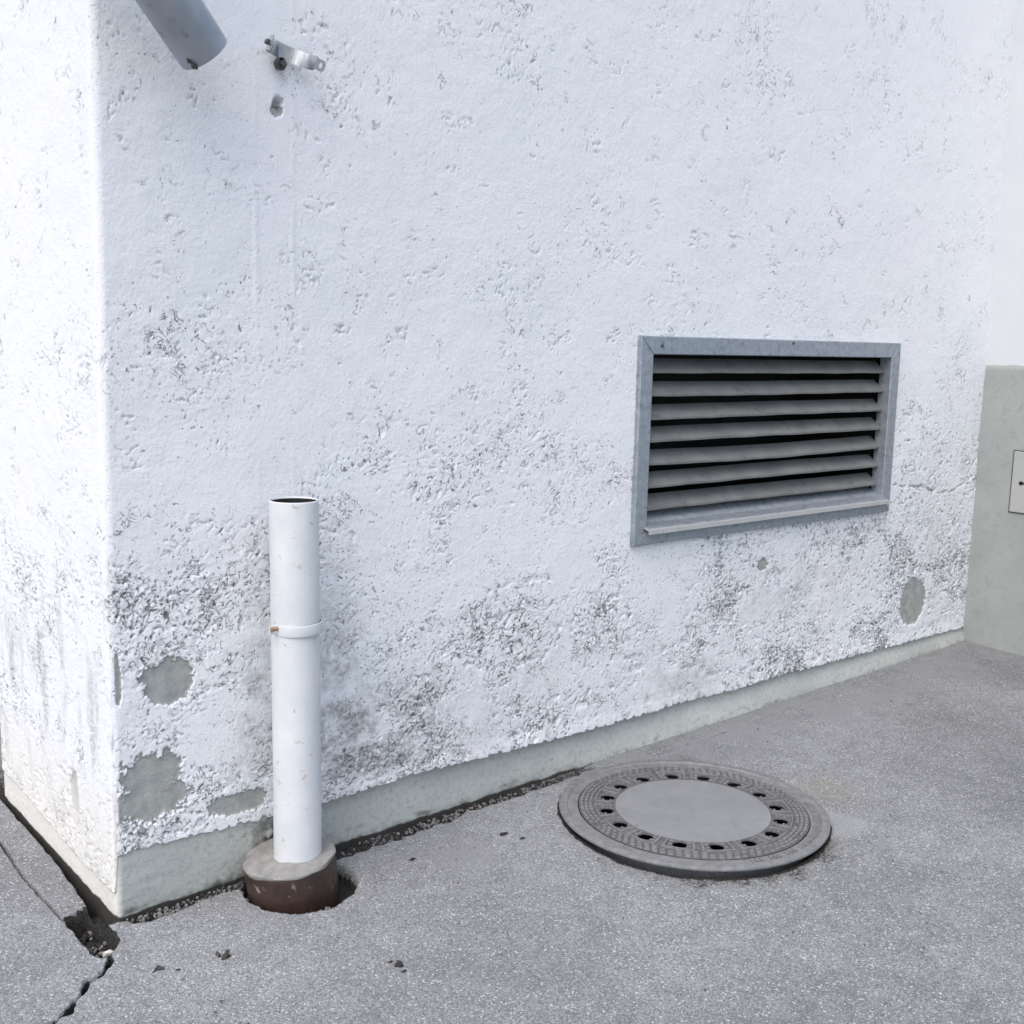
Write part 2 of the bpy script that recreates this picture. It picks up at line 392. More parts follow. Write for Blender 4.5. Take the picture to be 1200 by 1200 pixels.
    dirt = dirt+.75*(1-front)*sst(1.05, .35, v)*sst(-.10, .5, fbm(u/.07, v/.22, 25, 4))
    dirt = dirt+.30*front*sst(.05, .0, v-z0[None, :])*sst(-.2, .4, perlin(u/.06, v/.06, 26))
    dirt = dirt+.9*crack+.30*dens*low*front*sst(.05, .5, fbm(u/.05, v/.045, 27, 3))
    cream = (1-front)*sst(.40, .12, v)
    # lip: plaster a little proud just above its broken edge
    h = h+.004*sst(.05, .0, v-z0[None, :])*front*sst(.3, .5, u)
    fade = sst(0, .03, np.abs(u))
    h = h*(.45+.55*fade)
    off = h+.004
    off[0, :] = -.03                       # folded back under the lower edge
    Z[0, :] = Z[1, :]+.001
    P = np.stack([x[None, :]+nx[None, :]*off, y[None, :]+ny[None, :]*off, Z], -1)
    keep = np.ones((len(w)-1, len(s)-1), bool)
    sc = (s[:-1]+s[1:])/2; zc = (Z[:-1, :-1]+Z[1:, 1:])/2
    keep &= ~((sc[None, :] > LV['x0']+.03) & (sc[None, :] < LV['x1']-.03) & (zc > LV['z0']+.03) & (zc < LV['z1']-.03))
    grid_obj('wall', P, keep, dict(grey=grey, dirt=np.clip(dirt, 0, 1), cream=cream, dens=dens*(1-patch), chip=np.clip(.75*deep+.55*pores+.35*line+.30*big*sst(0, .4, t2), 0, 1)*(1-patch), pore=np.clip(.15+.7*fineb+.35*low, 0, 1)*front*(1-patch)), M['plaster'], house)  # chip carries bare plaster and pit shade as colour
    # --- plinth under it
    s = spans((-(YE+.30), -YE+.02, .014), (-YE+.02, -.03, .008), (-.03, .03, .003), (.03, 1.7, .006), (1.7, XR+.03, .009))
    z = spans((-.24, -.10, .02), (-.10, .185, .006))
    Sg, Z = np.meshgrid(s, z); x, y, nx, ny = path(s); fr = sst(-.01, .02, Sg)
    slope = np.clip(1-(Z-gz(np.maximum(Sg, 0), 0))/.10, 0, 1)
    off = -.001-.015*sst(.42, .56, Sg)+slope*(.010*sst(.5, .8, Sg)+.022*sst(1.2, 2.0, Sg))+.0016*fbm(Sg/.12, Z/.05, 31, 3)+.0007*fbm(Sg/.02, Z/.02, 32, 3)
    g0 = gz(np.maximum(Sg, 0), np.maximum(-Sg, 0))
    # mortar fillet and crumbled bits where it meets the ground
    foot = sst(.05, .0, Z-g0+.015*perlin(Sg/.06, Z*0+2, 33))
    off = off+.002*foot*fr*fbm(Sg/.03, Z/.03, 34, 4, .65)
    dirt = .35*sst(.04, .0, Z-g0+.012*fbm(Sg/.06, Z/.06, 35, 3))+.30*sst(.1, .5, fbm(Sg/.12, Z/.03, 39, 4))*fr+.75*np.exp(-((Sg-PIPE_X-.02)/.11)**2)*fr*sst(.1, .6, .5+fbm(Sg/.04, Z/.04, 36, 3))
    P = np.stack([x[None, :]+nx[None, :]*off, y[None, :]+ny[None, :]*off, Z], -1)
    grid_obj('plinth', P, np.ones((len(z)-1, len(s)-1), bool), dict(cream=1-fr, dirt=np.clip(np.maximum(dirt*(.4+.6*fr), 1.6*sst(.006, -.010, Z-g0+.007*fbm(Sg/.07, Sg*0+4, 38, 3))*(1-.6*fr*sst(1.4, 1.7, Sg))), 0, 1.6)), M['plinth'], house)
    bm = bmesh.new(); box(bm, .30, .42, YE-.05, 6.0, -.2, 3.38); bmobj('side_wall', bm, M['whitewall'], house)
    bm = bmesh.new(); box(bm, -.06, 8.0, -.06, 6.3, 3.42, 3.62); bmobj('shade_roof', bm, M['galv'], house)  # unseen slab, added so the house blocks light from above and behind
    return house
build_house()

# ------------------------------------------------------------------ the ground
MC = (on_g(653, 950)+on_g(970, 955)+on_g(810, 893)+on_g(812, 1026))/4
MR = 0.392
SOCK = np.array([PIPE_X+.004, PIPE_Y+.010])
crack1 = [tuple(on_g(a, b)[:2]) for a, b in ((130, 1120), (126, 1131), (117, 1142), (101, 1150), (97, 1163), (87, 1173), (79, 1186), (63, 1196), (48, 1206), (20, 1240), (-60, 1290))]
joint = [tuple(on_g(a, b)[:2]) for a, b in ((-30, 955), (0, 985), (24, 1022), (44, 1045), (61, 1063), (74, 1077))]
hole = np.array([on_g(a, b)[:2] for a, b in ((73, 1077), (103, 1061), (128, 1084), (146, 1100), (128, 1119), (117, 1122), (96, 1107), (85, 1093))])
def inside(x, y, poly):
    r = np.zeros(x.shape, bool); n = len(poly)
    for i in range(n):
        x0, y0 = poly[i]; x1, y1 = poly[(i+1) % n]
        if y0 == y1: continue
        c = ((y0 > y) != (y1 > y)) & (x < (x1-x0)*(y-y0)/(y1-y0)+x0); r ^= c
    return r
def build_ground():
    xs = spans((-80, -20, 20), (-20, -3, 3), (-3, -.9, .3), (-.9, -.45, .010), (-.45, .80, .0030), (.80, 1.7, .0055), (1.7, 3.95, .009), (3.95, 8, .5), (8, 80, 18))
    ys = spans((-80, -20, 20), (-20, -3, 3), (-3, -1.75, .25), (-1.75, -.50, .007), (-.50, .04, .0032), (.04, .95, .008), (.95, 5, .5), (5, 80, 15))
    X, Y = np.meshgrid(xs, ys)
    near = (np.abs(X) < 5) & (np.abs(Y) < 4)
    z = gz(X, Y)
    z = np.where(near, z, gz(np.clip(X, -5, 5), np.clip(Y, -4, 4)))
    h = .006*fbm(X/.7, Y/.7, 51, 3)+.0010*fbm(X/.05, Y/.05, 52, 3)+.0006*fbm(X/.012, Y/.012, 53, 2)
    dirt = np.zeros_like(h); pale = np.zeros_like(h); moss = np.zeros_like(h)
    wig = .010*perlin(X/.04, Y/.04, 54)+.004*perlin(X/.012, Y/.012, 55)
    # wide crack and the thin joint beside the side wall
    d = dist_poly(X, Y, crack1)+wig*.6
    wd = .0045+.003*perlin(X/.05, Y/.05, 56)
    c = sst(wd+.004, wd*.4, d); h -= .045*c; dirt = np.maximum(dirt, .9*sst(wd+.006, wd, d))
    h += .004*sst(.05, .0, d)*(1-c)*perlin(X/.03, Y/.03, 57)
    d = dist_poly(X, Y, joint)+wig*.22
    c = sst(.0050, .0020, d); h -= .03*c; dirt = np.maximum(dirt, .75*c)
    seam = [tuple(on_g(a_, b_)[:2]) for a_, b_ in ((770, 884), (840, 861), (900, 839), (960, 816), (1030, 791), (1095, 770))]
    d = dist_poly(X, Y, seam)+wig*.5
    c = sst(.008, .002, d)*sst(-.3, .3, fbm(X/.12, Y/.12, 78, 4, .7)); h -= .006*c; dirt = np.maximum(dirt, .50*c)
    # open gap along the foot of the side wall
    gw = .012+.018*sst(.45, .05, Y)+.004*perlin(X*0, Y/.06, 58)
    g = sst(-gw-.006, -gw+.002, X)*sst(-.02, .02, Y)*(X < .2)*(Y < YE+.05); h -= (.045+.075*sst(.10, .25, Y))*g; dirt = np.maximum(dirt, .95*g)
    # broken-out hole at the corner
    Xw, Yw = X+.007*perlin(X/.045, Y/.045, 54), Y+.008*perlin(X/.05+7, Y/.05, 59)
    ins = inside(Xw, Yw, hole).astype(float); dd = dist_poly(Xw, Yw, [tuple(p) for p in hole]+[tuple(hole[0])])
    hm = np.where(ins > 0, sst(0, .024, dd), 0)
    h -= hm*(.085+.02*perlin(X/.03, Y/.03, 60)); dirt = np.maximum(dirt, np.where(ins > 0, 1.0, 0))
    # crumbled strip along the foot of the front wall
    along = sst(-.01, .05, X)*sst(1.62, 1.50, X)
    wdt = .045+.02*perlin(X/.16, X*0+5, 61)+.012*perlin(X/.04, X*0+2, 62)
    wdt = wdt*(1+.35*np.exp(-((X-.75)/.3)**2))
    st = sst(wdt+.012, wdt-.004, -Y)*along*(Y < .05)
    deepz = np.exp(-((X-1.02)/.17)**2)+.55*np.exp(-((X-.13)/.10)**2)+.4*np.exp(-((X-.62)/.06)**2)
    h += st*(-.012+.008*fbm(X/.03, Y/.03, 63, 3)-.028*deepz*sst(.0, .02, wdt-(-Y)))
    dirt = np.maximum(dirt, st*(.58+.5*np.clip(deepz, 0, 1)+.25*fbm(X/.05, Y/.04, 64, 3)))
    # right of the cover the asphalt is dragged up smoothly against the plinth
    up = sst(.16, .0, -Y)*sst(1.5, 1.75, X); h += .004*up
    # round the collar of the standing pipe
    r = np.hypot(X-SOCK[0], Y-SOCK[1]); fwd = ((X-SOCK[0])*.3-(Y-SOCK[1])*.95)/np.maximum(r, 1e-6)
    rw = .130+.016*sst(.0, .9, fwd)+wig*.7
    c = sst(rw+.010, rw-.004, r); h -= c*.045; dirt = np.maximum(dirt, c)
    dirt = np.maximum(dirt, .6*sst(.22, .12, r)*sst(.2, -.3, fwd)*(.6+fbm(X/.03, Y/.03, 65, 3)))
    # seat of the manhole
    r = np.hypot(X-MC[0], Y-MC[1]); c = sst(MR-.008, MR-.026, r+wig*.3); h *= 1-.85*sst(MR+.12, MR, r)
    fr_ = (-(X-MC[0])*.35-(Y-MC[1])*.93)/np.maximum(r, 1e-6)
    h -= c*(.02+.16*sst(MR-.02, MR-.05, r))
    ringd = sst(MR+.11, MR+.0, r+.05*perlin(X/.06, Y/.06, 66))
    dirt = np.maximum(dirt, sst(MR+.012, MR-.004, r+wig*.6)); dirt = np.maximum(dirt, .50*ringd*sst(.2, .9, fr_))
    h = h-.004*ringd*sst(.1, .8, fr_)*(1-c)
    pc = on_g(982, 966); d = np.hypot((X-pc[0])/.085, (Y-pc[1])/.085)+.25*fbm(X/.06, Y/.06, 67, 2); pale = sst(1.1, .85, d)*(1-c)
    pc2 = on_g(965, 925); moss = .6*np.exp(-((X-pc2[0])/.10)**2-((Y-pc2[1])/.09)**2)+.4*sst(MR+.06, MR, r)*sst(.3, .9, fr_)
    # dark specks of old tar and grit
    for (u, v, a) in ((265, 1121, .017), (186, 1135, .012), (181, 1138, .009), (209, 1136, .007), (466, 1131, .014), (473, 1139, .012), (458, 1128, .009), (484, 1007, .016), (590, 978, .022), (612, 983, .014), (618, 952, .007), (1046, 1009, .006)):
        p = on_g(u, v); d = np.hypot(X-p[0], (Y-p[1])*1.4)+wig*.5
        k = sst(a, a*.45, d); dirt = np.maximum(dirt, .85*k); h += .003*k*perlin(X/.008, Y/.008, 68)
    smooth = np.clip(sst(.42, .12, -Y)*sst(1.3, 2.2, X)+.8*sst(.25, .0, np.hypot(X-.9, Y+.30))+.4*sst(.12, .3, X)*sst(.5, .1, -Y)*.8, 0, 1)*sst(-.4, .3, fbm(X/.15, Y/.15, 69, 3))
    fade = near.astype(float)
    P = np.stack([X, Y, z+h*fade], -1)
    xc = (xs[:-1]+xs[1:])/2; yc = (ys[:-1]+ys[1:])/2
    keep = ~((xc[None, :] > .08) & (xc[None, :] < 3.9) & (yc[:, None] > .08) & (yc[:, None] < .90))
    o = grid_obj('ground', P, keep, dict(dirt=np.clip(dirt, 0, 1)*fade, pale=pale, moss=moss, smooth=smooth), M['asphalt'])
    tag(o, kind='structure')
build_ground()

# ------------------------------------------------------------------ return wall on the right
def build_return():
    zt = on_x(1157, 427, XR)[2]
    w = empty('return_wall', (XR+.12, -.55, gz(XR, -.5)))
    tag(w, 'smooth return wall, grey painted below and white above, beside the louvre', 'wall')
    def sheet(name, z0, z1, off, mat, sd):
        ys = spans((-1.35, -.45, .03), (-.45, .03, .010)); zs = spans((z0, z1, .012 if z1 < 1.6 else .03))
        Y, Z = np.meshgrid(ys, zs)
        e = .004*fbm(Y/.25, Z/.25, sd, 2)+.0012*fbm(Y/.04, Z/.04, sd+1, 3)
        cr = np.minimum(sst(0, .01, Z-z0), sst(0, .008, z1-Z))
        Xg = XR-off*cr+.002-e*.6
        lead = Y < -1.34; Xg = np.where(lead, XR+.24, Xg)
        P = np.stack([Xg, Y, Z+np.where(Z > z1-.006, .003*perlin(Y/.05, Z*0, sd+2), 0)], -1)[:, ::-1]
        return grid_obj(name, P, np.ones((len(zs)-1, len(ys)-1), bool), {}, mat, w)
    tag(sheet('dado', -.02, zt, .008, M['greywall'], 71), 'grey painted lower band')
    sheet('upper_wall', zt-.012, 3.4, .0, M['whitewall'], 75)
    # hatch plate let into the dado
    a = on_x(1184, 598, XR); b = on_x(1191, 531, XR)
    y1 = a[1]; y0 = y1-.20; z0 = a[2]-.004; z1 = b[2]+.01
    h = empty('inspection_hatch', (XR-.009, (y0+y1)/2, z0))
    tag(h, 'pale square hatch plate with dark keyhole set in the grey wall', 'hatch')
    bm = bmesh.new(); box(bm, XR-.0125, XR+.01, y0, y1, z0, z1); bmobj('plate', bm, M['hatch'], h, bevel=.003)
    bm = bmesh.new(); box(bm, XR-.0105, XR+.01, y0-.0035, y1+.0035, z0-.0035, z1+.0035); bmobj('rebate', bm, M['soil'], h)
    k = on_x(1197, 566, XR)
    lathe('keyhole', (XR-.0115, k[1]-.004, k[2]), (-1, 0, 0), [(.0, .0), (.009, .0), (.009, .0025), (.006, .003), (.0, .003)], M['dark'], h, 16)
    bm = bmesh.new(); box(bm, XR-.0145, XR-.012, k[1]-.028, k[1]-.004, k[2]-.004, k[2]+.004); bmobj('key_slot', bm, M['dark'], h)
build_return()

# ------------------------------------------------------------------ louvre
def build_louvre():
    x0, x1, z0, z1 = LV['x0'], LV['x1'], LV['z0'], LV['z1']
    t = empty('louvre_vent', ((x0+x1)/2, 0, z0))
    tag(t, 'galvanised metal louvre vent with eight dusty slats set in the plaster', 'vent')
    fw = .058; yo, yi = -.022, .03
    def rail(name, pts, mat):      # pts: outer a, outer b, inner b, inner a in (x,z); a mitred rail
        V = []
        ins = .003
        for y, k in ((yo+.003, 0), (yo, ins), (yi, 0)):
            c = np.mean(pts, axis=0)
            for p in pts:
                q = np.array(p, float)
                if k: q = q+np.sign(c-q)*np.minimum(k, np.abs(c-q)*.3)
                V.append((q[0], y, q[1]))
        F = [(4, 5, 6, 7)]
        for i in range(4):
            j = (i+1) % 4; F += [(i, j, 4+j, 4+i), (8+i, 8+j, j, i)]
        F.append((11, 10, 9, 8))
        o = pyobj(name, V, F, mat, t)
        bm = bmesh.new(); bm.from_mesh(o.data); bmesh.ops.recalc_face_normals(bm, faces=bm.faces); bm.to_mesh(o.data); bm.free()
        return o
    a, b, c, d = (x0, z1), (x1, z1), (x1, z0), (x0, z0)
    ia, ib, ic, id_ = (x0+fw, z1-fw), (x1-fw, z1-fw), (x1-fw, z0+fw*.85), (x0+fw, z0+fw*.85)
    g = .0007
    rail('frame_rail', [(a[0]+g, a[1]), (b[0]-g, b[1]), (ib[0]-g, ib[1]), (ia[0]+g, ia[1])], M['galv'])
    rail('frame_rail', [(b[0], b[1]-g), (c[0], c[1]+g), (ic[0], ic[1]+g), (ib[0], ib[1]-g)], M['galv'])
    rail('frame_rail', [(c[0]-g, c[1]), (d[0]+g, d[1]), (id_[0]+g, id_[1]), (ic[0]-g, ic[1])], M['galv'])
    rail('frame_rail', [(d[0], d[1]+g), (a[0], a[1]-g), (ia[0], ia[1]-g), (id_[0], id_[1]+g)], M['galv'])
    # slats
    n = 8; top = z1-fw-.014; pitch = (top-(z0+fw*.85)-.030)/(n-1.0)
    for k in range(n):
        zt = top-k*pitch
        last = k == n-1
        prof = [(.056, 0), (.010, -.036), (.007, -.040), (.007, -.047), (.0095, -.047), (.0095, -.0415), (.0125, -.038), (.0585, -.0015)]
        if last: prof = [(.056, 0), (.002, -.036), (-.034, -.046), (-.037, -.058), (-.0345, -.058), (-.0315, -.0485), (.0045, -.0385), (.0585, -.0015)]
        if last: prof = [(a_, b_+.024) for a_, b_ in prof]
        V = []; F = []; ns = 26; sag = random.uniform(-.001, .002)+(.007 if k == 4 else 0)
        bow = random.uniform(-.003, .003)
        for i in range(ns+1):
            f = i/ns; xx = x0+fw-.004+(x1-x0-2*fw+.008)*f
            dz = -sag*math.sin(math.pi*f)+.0006*math.sin(7*f+k*2)+.0003*math.sin(23*f+k)
            dy = bow*math.sin(math.pi*f)*.5
            for j, (py, pz) in enumerate(prof):
                e = .0011*math.sin(31*f+k*1.7)*(.6 if pz < -.035 else 0)
                V.append((xx, py+dy, zt+pz+dz+e))
        m = len(prof)
        for i in range(ns):
            for j in range(m):
                jj = (j+1) % m; F.append((i*m+j, i*m+jj, (i+1)*m+jj, (i+1)*m+j))
        F += [tuple(range(m)), tuple(ns*m+j for j in reversed(range(m)))]
        o = pyobj('slat', V, F, M['galv'] if last else M['slat'], t)
    V = []; zl = z0+fw*.85
    for xx in (x0+fw*.75, x1-fw*.75):
        for py, pz in ((-.018, .010), (-.046, .002), (-.048, -.011), (-.0455, -.011), (-.0435, -.0005), (-.018, .0075)): V.append((xx, py, zl+pz))
    F = [(j, (j+1) % 6, 6+(j+1) % 6, 6+j) for j in range(6)]+[tuple(range(6)), tuple(reversed(range(6, 12)))]
    o = pyobj('sill_lip', V, F, M['lip'], t)
    bm = bmesh.new(); bm.from_mesh(o.data); bmesh.ops.recalc_face_normals(bm, faces=bm.faces); bm.to_mesh(o.data); bm.free()
    # duct behind
    y = .0; bm = bmesh.new()
    X0, X1, Z0, Z1 = x0+.028, x1-.028, z0+.028, z1-.028
    for q in (((X0, .028, Z0), (X0, .028, Z1), (X0, .45, Z1), (X0, .45, Z0)), ((X1, .028, Z0), (X1, .45, Z0), (X1, .45, Z1), (X1, .028, Z1)),
              ((X0, .028, Z1), (X1, .028, Z1), (X1, .45, Z1), (X0, .45, Z1)), ((X0, .028, Z0), (X0, .45, Z0), (X1, .45, Z0), (X1, .028, Z0)),
              ((X0, .45, Z0), (X0, .45, Z1), (X1, .45, Z1), (X1, .45, Z0))):
        bm.faces.new([bm.verts.new(p) for p in q])
    bmobj('duct', bm, M['dark'], t)
    # rivet heads on the top rail corner
    for (u, v) in ((776, 405), (930, 402)):
        p = on_y(u, v, yo); lathe('rivet', (p[0], yo-.0002, p[2]), (0, -1, 0), [(.0065, 0), (.005, .002), (0, .003)], M['oldbolt'], t, 12)
build_louvre()

# ------------------------------------------------------------------ standing pipe and its collar
def build_pipe():
    g = gz(*SOCK); ztop = on_y(343, 586, PIPE_Y)[2]; zb = on_y(346, 1004, PIPE_Y)[2]-.012
    t = empty('standing_pipe', (PIPE_X, PIPE_Y, zb))
    tag(t, 'white painted upright pipe stub, open at its top, in front of the plaster', 'pipe')
    ax = Vector((-.004, .006, 1)).normalized(); L = ztop-zb; r = .0595
    def jig(a, k): return (1+.004*math.sin(3*a+k), 0)
    lathe('shaft', (PIPE_X, PIPE_Y, zb), ax, [(r*1.0, 0), (r*1.005, L*.1), (r*.99, L*.35), (r*.995, L*.7), (r, L-.002), (r-.002, L), (r-.0035, L-.0015), (r-.004, L-.004)], M['white'], t, 56, jig)
    lathe('bore', (PIPE_X, PIPE_Y, zb), ax, [(r-.0042, L-.0042), (r-.005, L*.5), (r-.005, 0)], M['dark'], t, 40)
    lathe('bottom_plug', (PIPE_X, PIPE_Y, zb), ax, [(0, L*.3), (r-.006, L*.3), (r-.006, L*.29), (0, L*.29)], M['dark'], t, 24)
    zc = on_y(343, 743, PIPE_Y-.06)[2]
    band = lathe('clamp_band', (PIPE_X, PIPE_Y, zc-.0135), ax, [(r*.98, 0), (r+.0022, .0005), (r+.003, .004), (r+.003, .023), (r+.0022, .0265), (r*.98, .027)], M['white'], t, 56)
    lathe('bolt', (PIPE_X-r+.012, PIPE_Y-.012, zc+.006), (-1, -.1, 0), [(0, 0), (.0055, 0), (.0055, .034), (.0, .034)], M['rust'], band, 10)
    bm = bmesh.new(); box(bm, PIPE_X-r-.024, PIPE_X-r+.010, PIPE_Y-.016, PIPE_Y-.0125, zc-.008, zc+.014); bmobj('clamp_lug', bm, M['white'], band, bevel=.001)
    lathe('wall_stud', (PIPE_X, PIPE_Y+r-.001, zc), (0, 1, 0), [(0, 0), (.006, 0), (.006, -PIPE_Y-r+.03), (0, -PIPE_Y-r+.03)], M['rust'], band, 10)
    # collar: old clay pipe end filled with mortar, leaning
    c = empty('clay_collar', (SOCK[0], SOCK[1], g-.03))
    tag(c, 'brown glazed clay pipe collar filled with mortar round the standing pipe', 'pipe collar')
    tilt = Vector((-.12, .02, 1)).normalized(); R_ = .116
    base = Vector((SOCK[0], SOCK[1], g-.10))
    hh = (zb+.012-(g-.10))
    def jc(a, k): return (1+.006*math.sin(4*a+1)+.004*math.sin(9*a), .0)
    lathe('clay_ring', base, tilt, [(R_-.018, 0), (R_-.004, 0), (R_-.002, hh*.5), (R_, hh-.012), (R_-.003, hh-.004), (R_-.016, hh-.003), (R_-.018, hh-.02)], M['clay'], c, 64, jc)
    def jm(a, k): return (1+.010*math.sin(5*a)+.008*math.sin(11*a+1), .0025*math.sin(3*a+k)+.0015*math.sin(8*a+2*k))
    lathe('mortar_fill', base, tilt, [(R_-.02, hh-.03), (R_-.0005, hh-.003), (R_-.001, hh+.002), (R_-.010, hh+.006), (R_*.8, hh+.006), (R_*.62, hh+.008), (R_*.52, hh+.011), (0, hh+.011)], M['mortar'], c, 64, jm)
build_pipe()

# ------------------------------------------------------------------ rain spout and clamp, top left
def sweep(name, pts, r, mat, parent, n=40, inner=None, cut=None):
    """tube along points; its last ring is the open mouth"""
    V = []; F = []; pts = [Vector(p) for p in pts]
    ref = None
    rings = [(p, r) for p in pts]
    for k, (p, rr) in enumerate(rings):
        d = (pts[min(k+1, len(pts)-1)]-pts[max(k-1, 0)]).normalized()
        ex = d.cross(Vector((0, 1, 0))).normalized(); ey = d.cross(ex).normalized()
        for i in range(n):
            a = 2*math.pi*i/n; V.append(p+(ex*math.cos(a)+ey*math.sin(a))*rr*(1+.006*math.sin(2*a+k*.7)))
        last = (p, d, ex, ey)
    for k in range(len(rings)-1):
        for i in range(n):
            j = (i+1) % n; F.append((k*n+i, k*n+j, (k+1)*n+j, (k+1)*n+i))
    p, d, ex, ey = last; b0 = (len(rings)-1)*n
    for q, (rr, dz) in enumerate(((r-.003, 0), (r-.003, -.25))):
        st = len(V)
        for i in range(n):
            a = 2*math.pi*i/n; V.append(p+d*dz+(ex*math.cos(a)+ey*math.sin(a))*rr)
        pv = b0 if q == 0 else st-n
        for i in range(n):
            j = (i+1) % n; F.append((pv+i, pv+j, st+j, st+i))
    o = pyobj(name, V, F, mat, parent, True)
    bm = bmesh.new(); bm.from_mesh(o.data)
    for e in bm.edges:
        if len(e.link_faces) == 2 and e.calc_face_angle(0) > .7: e.smooth = False
    bmesh.ops.recalc_face_normals(bm, faces=bm.faces); bm.to_mesh(o.data); bm.free()
    return o
def build_spout():
    y = -.11
    end = Vector(on_y(239, 62, y)); up = Vector(on_y(189, 0, y))
    d = (up-end).normalized(); d = (d+Vector((0, -.22, 0))).normalized()
    t = empty('rain_spout', tuple(end))
    tag(t, 'weathered grey metal rain pipe ending obliquely high on the wall corner', 'rain pipe')
    pts = []
    L = .42
    top = end+d*L
    for k in range(7): 
        f = k/6; b = (d*(1-f)+Vector((0, 0, 1))*f)
        pts.append(b.normalized())
    P = [end, end+d*.015, end+d*.03, end+d*.12, end+d*.25, top]
    cur = top
    for b in pts[1:]: cur = cur+b*.035; P.append(cur.copy())
    P.append(cur+Vector((0, 0, .35))); P.append(cur+Vector((0, 0, .75)))
    sweep('tube', list(reversed(P)), .0580, M['spout'], t)
    c = cur+Vector((0, 0, .45))
    lathe('holder_band', c-Vector((0, 0, .012)), (0, 0, 1), [(.0615, 0), (.0645, .001), (.0645, .024), (.0615, .025)], M['galv'], t, 40)
    tgt = Vector((.05, .02, c.z)); s = tgt-c
    lathe('holder_arm', c+s.normalized()*.055, s, [(0, 0), (.007, 0), (.007, s.length-.04), (0, s.length-.04)], M['galv'], t, 12)
    # burr of solder and a dent at the lip
    p = on_y(247, 26, y-.03); bm = bmesh.new(); lump(bm, Vector(p), .006, 3); bmobj('solder_burr', bm, M['oldbolt'], t)
    bm = bmesh.new(); rd = random.Random(3)
    for k in range(34):
        f = rd.random()**1.5; u, v = 229-13*f+rd.uniform(-1, 1), 80-15*f+rd.uniform(-2.5, 1)
        lump(bm, Vector(on_y(u, v, y-.034+.010*f)), rd.uniform(.002, .0055)*(1.2-f*.6), 20+k, (1.2, .6, .9))
    tag(bmobj('tar_residue', bm, M['soil'], t), 'black residue on the lower lip')
build_spout()
def build_clamp():
    c = Vector(on_y(343, 62, -.075)); r = .060
    t = empty('pipe_clamp', tuple(on_y(328, 74, -.01)))
    tag(t, 'open shiny metal pipe clamp on a stud high on the wall', 'pipe clamp')
    roll = math.radians(-13)
    rot = Matrix.Rotation(-roll, 4, 'Y')@Matrix.Rotation(math.radians(14), 4, 'X')
    def band(name, a0, a1, r0, r1, h0, h1, mat, par):
        V = []; F = []; n = 28
        for i in range(n+1):
            a = a0+(a1-a0)*i/n
            for (rr, hh) in ((r0, h0), (r0, h1), (r1, h1), (r1, h0)):
                V.append(c+rot@Vector((math.cos(a)*rr, math.sin(a)*rr, hh)))
        for i in range(n):
            for j in range(4):
                jj = (j+1) % 4; F.append((i*4+j, i*4+jj, (i+1)*4+jj, (i+1)*4+j))
        F += [(3, 2, 1, 0), tuple(n*4+j for j in range(4))]
        o = pyobj(name, V, F, mat, par)
        bm = bmesh.new(); bm.from_mesh(o.data); bmesh.ops.recalc_face_normals(bm, faces=bm.faces); bm.to_mesh(o.data); bm.free()
        return o
    b = band('half_ring', math.radians(-8), math.radians(188), r-.0025, r, -.017, .017, M['zinc'], t)
    band('ring_bead', math.radians(-8), math.radians(188), r-.0005, r+.0035, -.003, .003, M['zinc'], b)
    # end tab with its screw hole
    cu = bpy.data.curves.new('tab', 'CURVE'); cu.dimensions = '2D'; cu.fill_mode = 'BOTH'; cu.extrude = .0012
    for pts in ([(-.013, -.013), (.008, -.013), (.013, -.006), (.013, .006), (.008, .013), (-.013, .013)], [(.0045*math.cos(-k*math.pi/6)+.001, .0045*math.sin(-k*math.pi/6)*1.5) for k in range(12)]):
        sp = cu.splines.new('POLY'); sp.points.add(len(pts)-1); sp.use_cyclic_u = True
        for q, pp in zip(sp.points, pts): q.co = (*pp, 0, 1)
    tmp = bpy.data.objects.new('tab', cu); col.objects.link(tmp)
    me = bpy.data.meshes.new_from_object(tmp.evaluated_get(bpy.context.evaluated_depsgraph_get())); bpy.data.objects.remove(tmp)
    pos = c+rot@Vector((r+.010, -.009, 0))
    me.transform(Matrix.Translation(pos)@rot@Matrix.Rotation(math.radians(90), 4, 'X'))
    link('end_tab', me, M['zinc'], t)
    p0 = Vector(on_y(314, 49, -.075)); bm = bmesh.new(); lump(bm, p0, .008, 5); bmobj('hinge_pin', bm, M['oldbolt'], t)
    # stud with nut
    q = Vector(on_y(328, 75, -.02))
    lathe('stud', (q.x, .03, q.z), (0, -1, 0), [(0, 0), (.007, 0), (.007, .068), (0, .068)], M['oldbolt'], t, 12)
    lathe('nut', (q.x, -.016, q.z), (0, -1, 0), [(.007, 0), (.0155, 0), (.0155, .012), (.007, .012)], M['oldbolt'], t, 6, smooth=False)
    s = (c+rot@Vector((-.02, r*.95, 0)))
    bm = bmesh.new(); box(bm, q.x-.006, q.x+.006, -.028, -.018, q.z-.004, s.z+.008); bmobj('carrier', bm, M['galv'], t, bevel=.0015)
build_clamp()

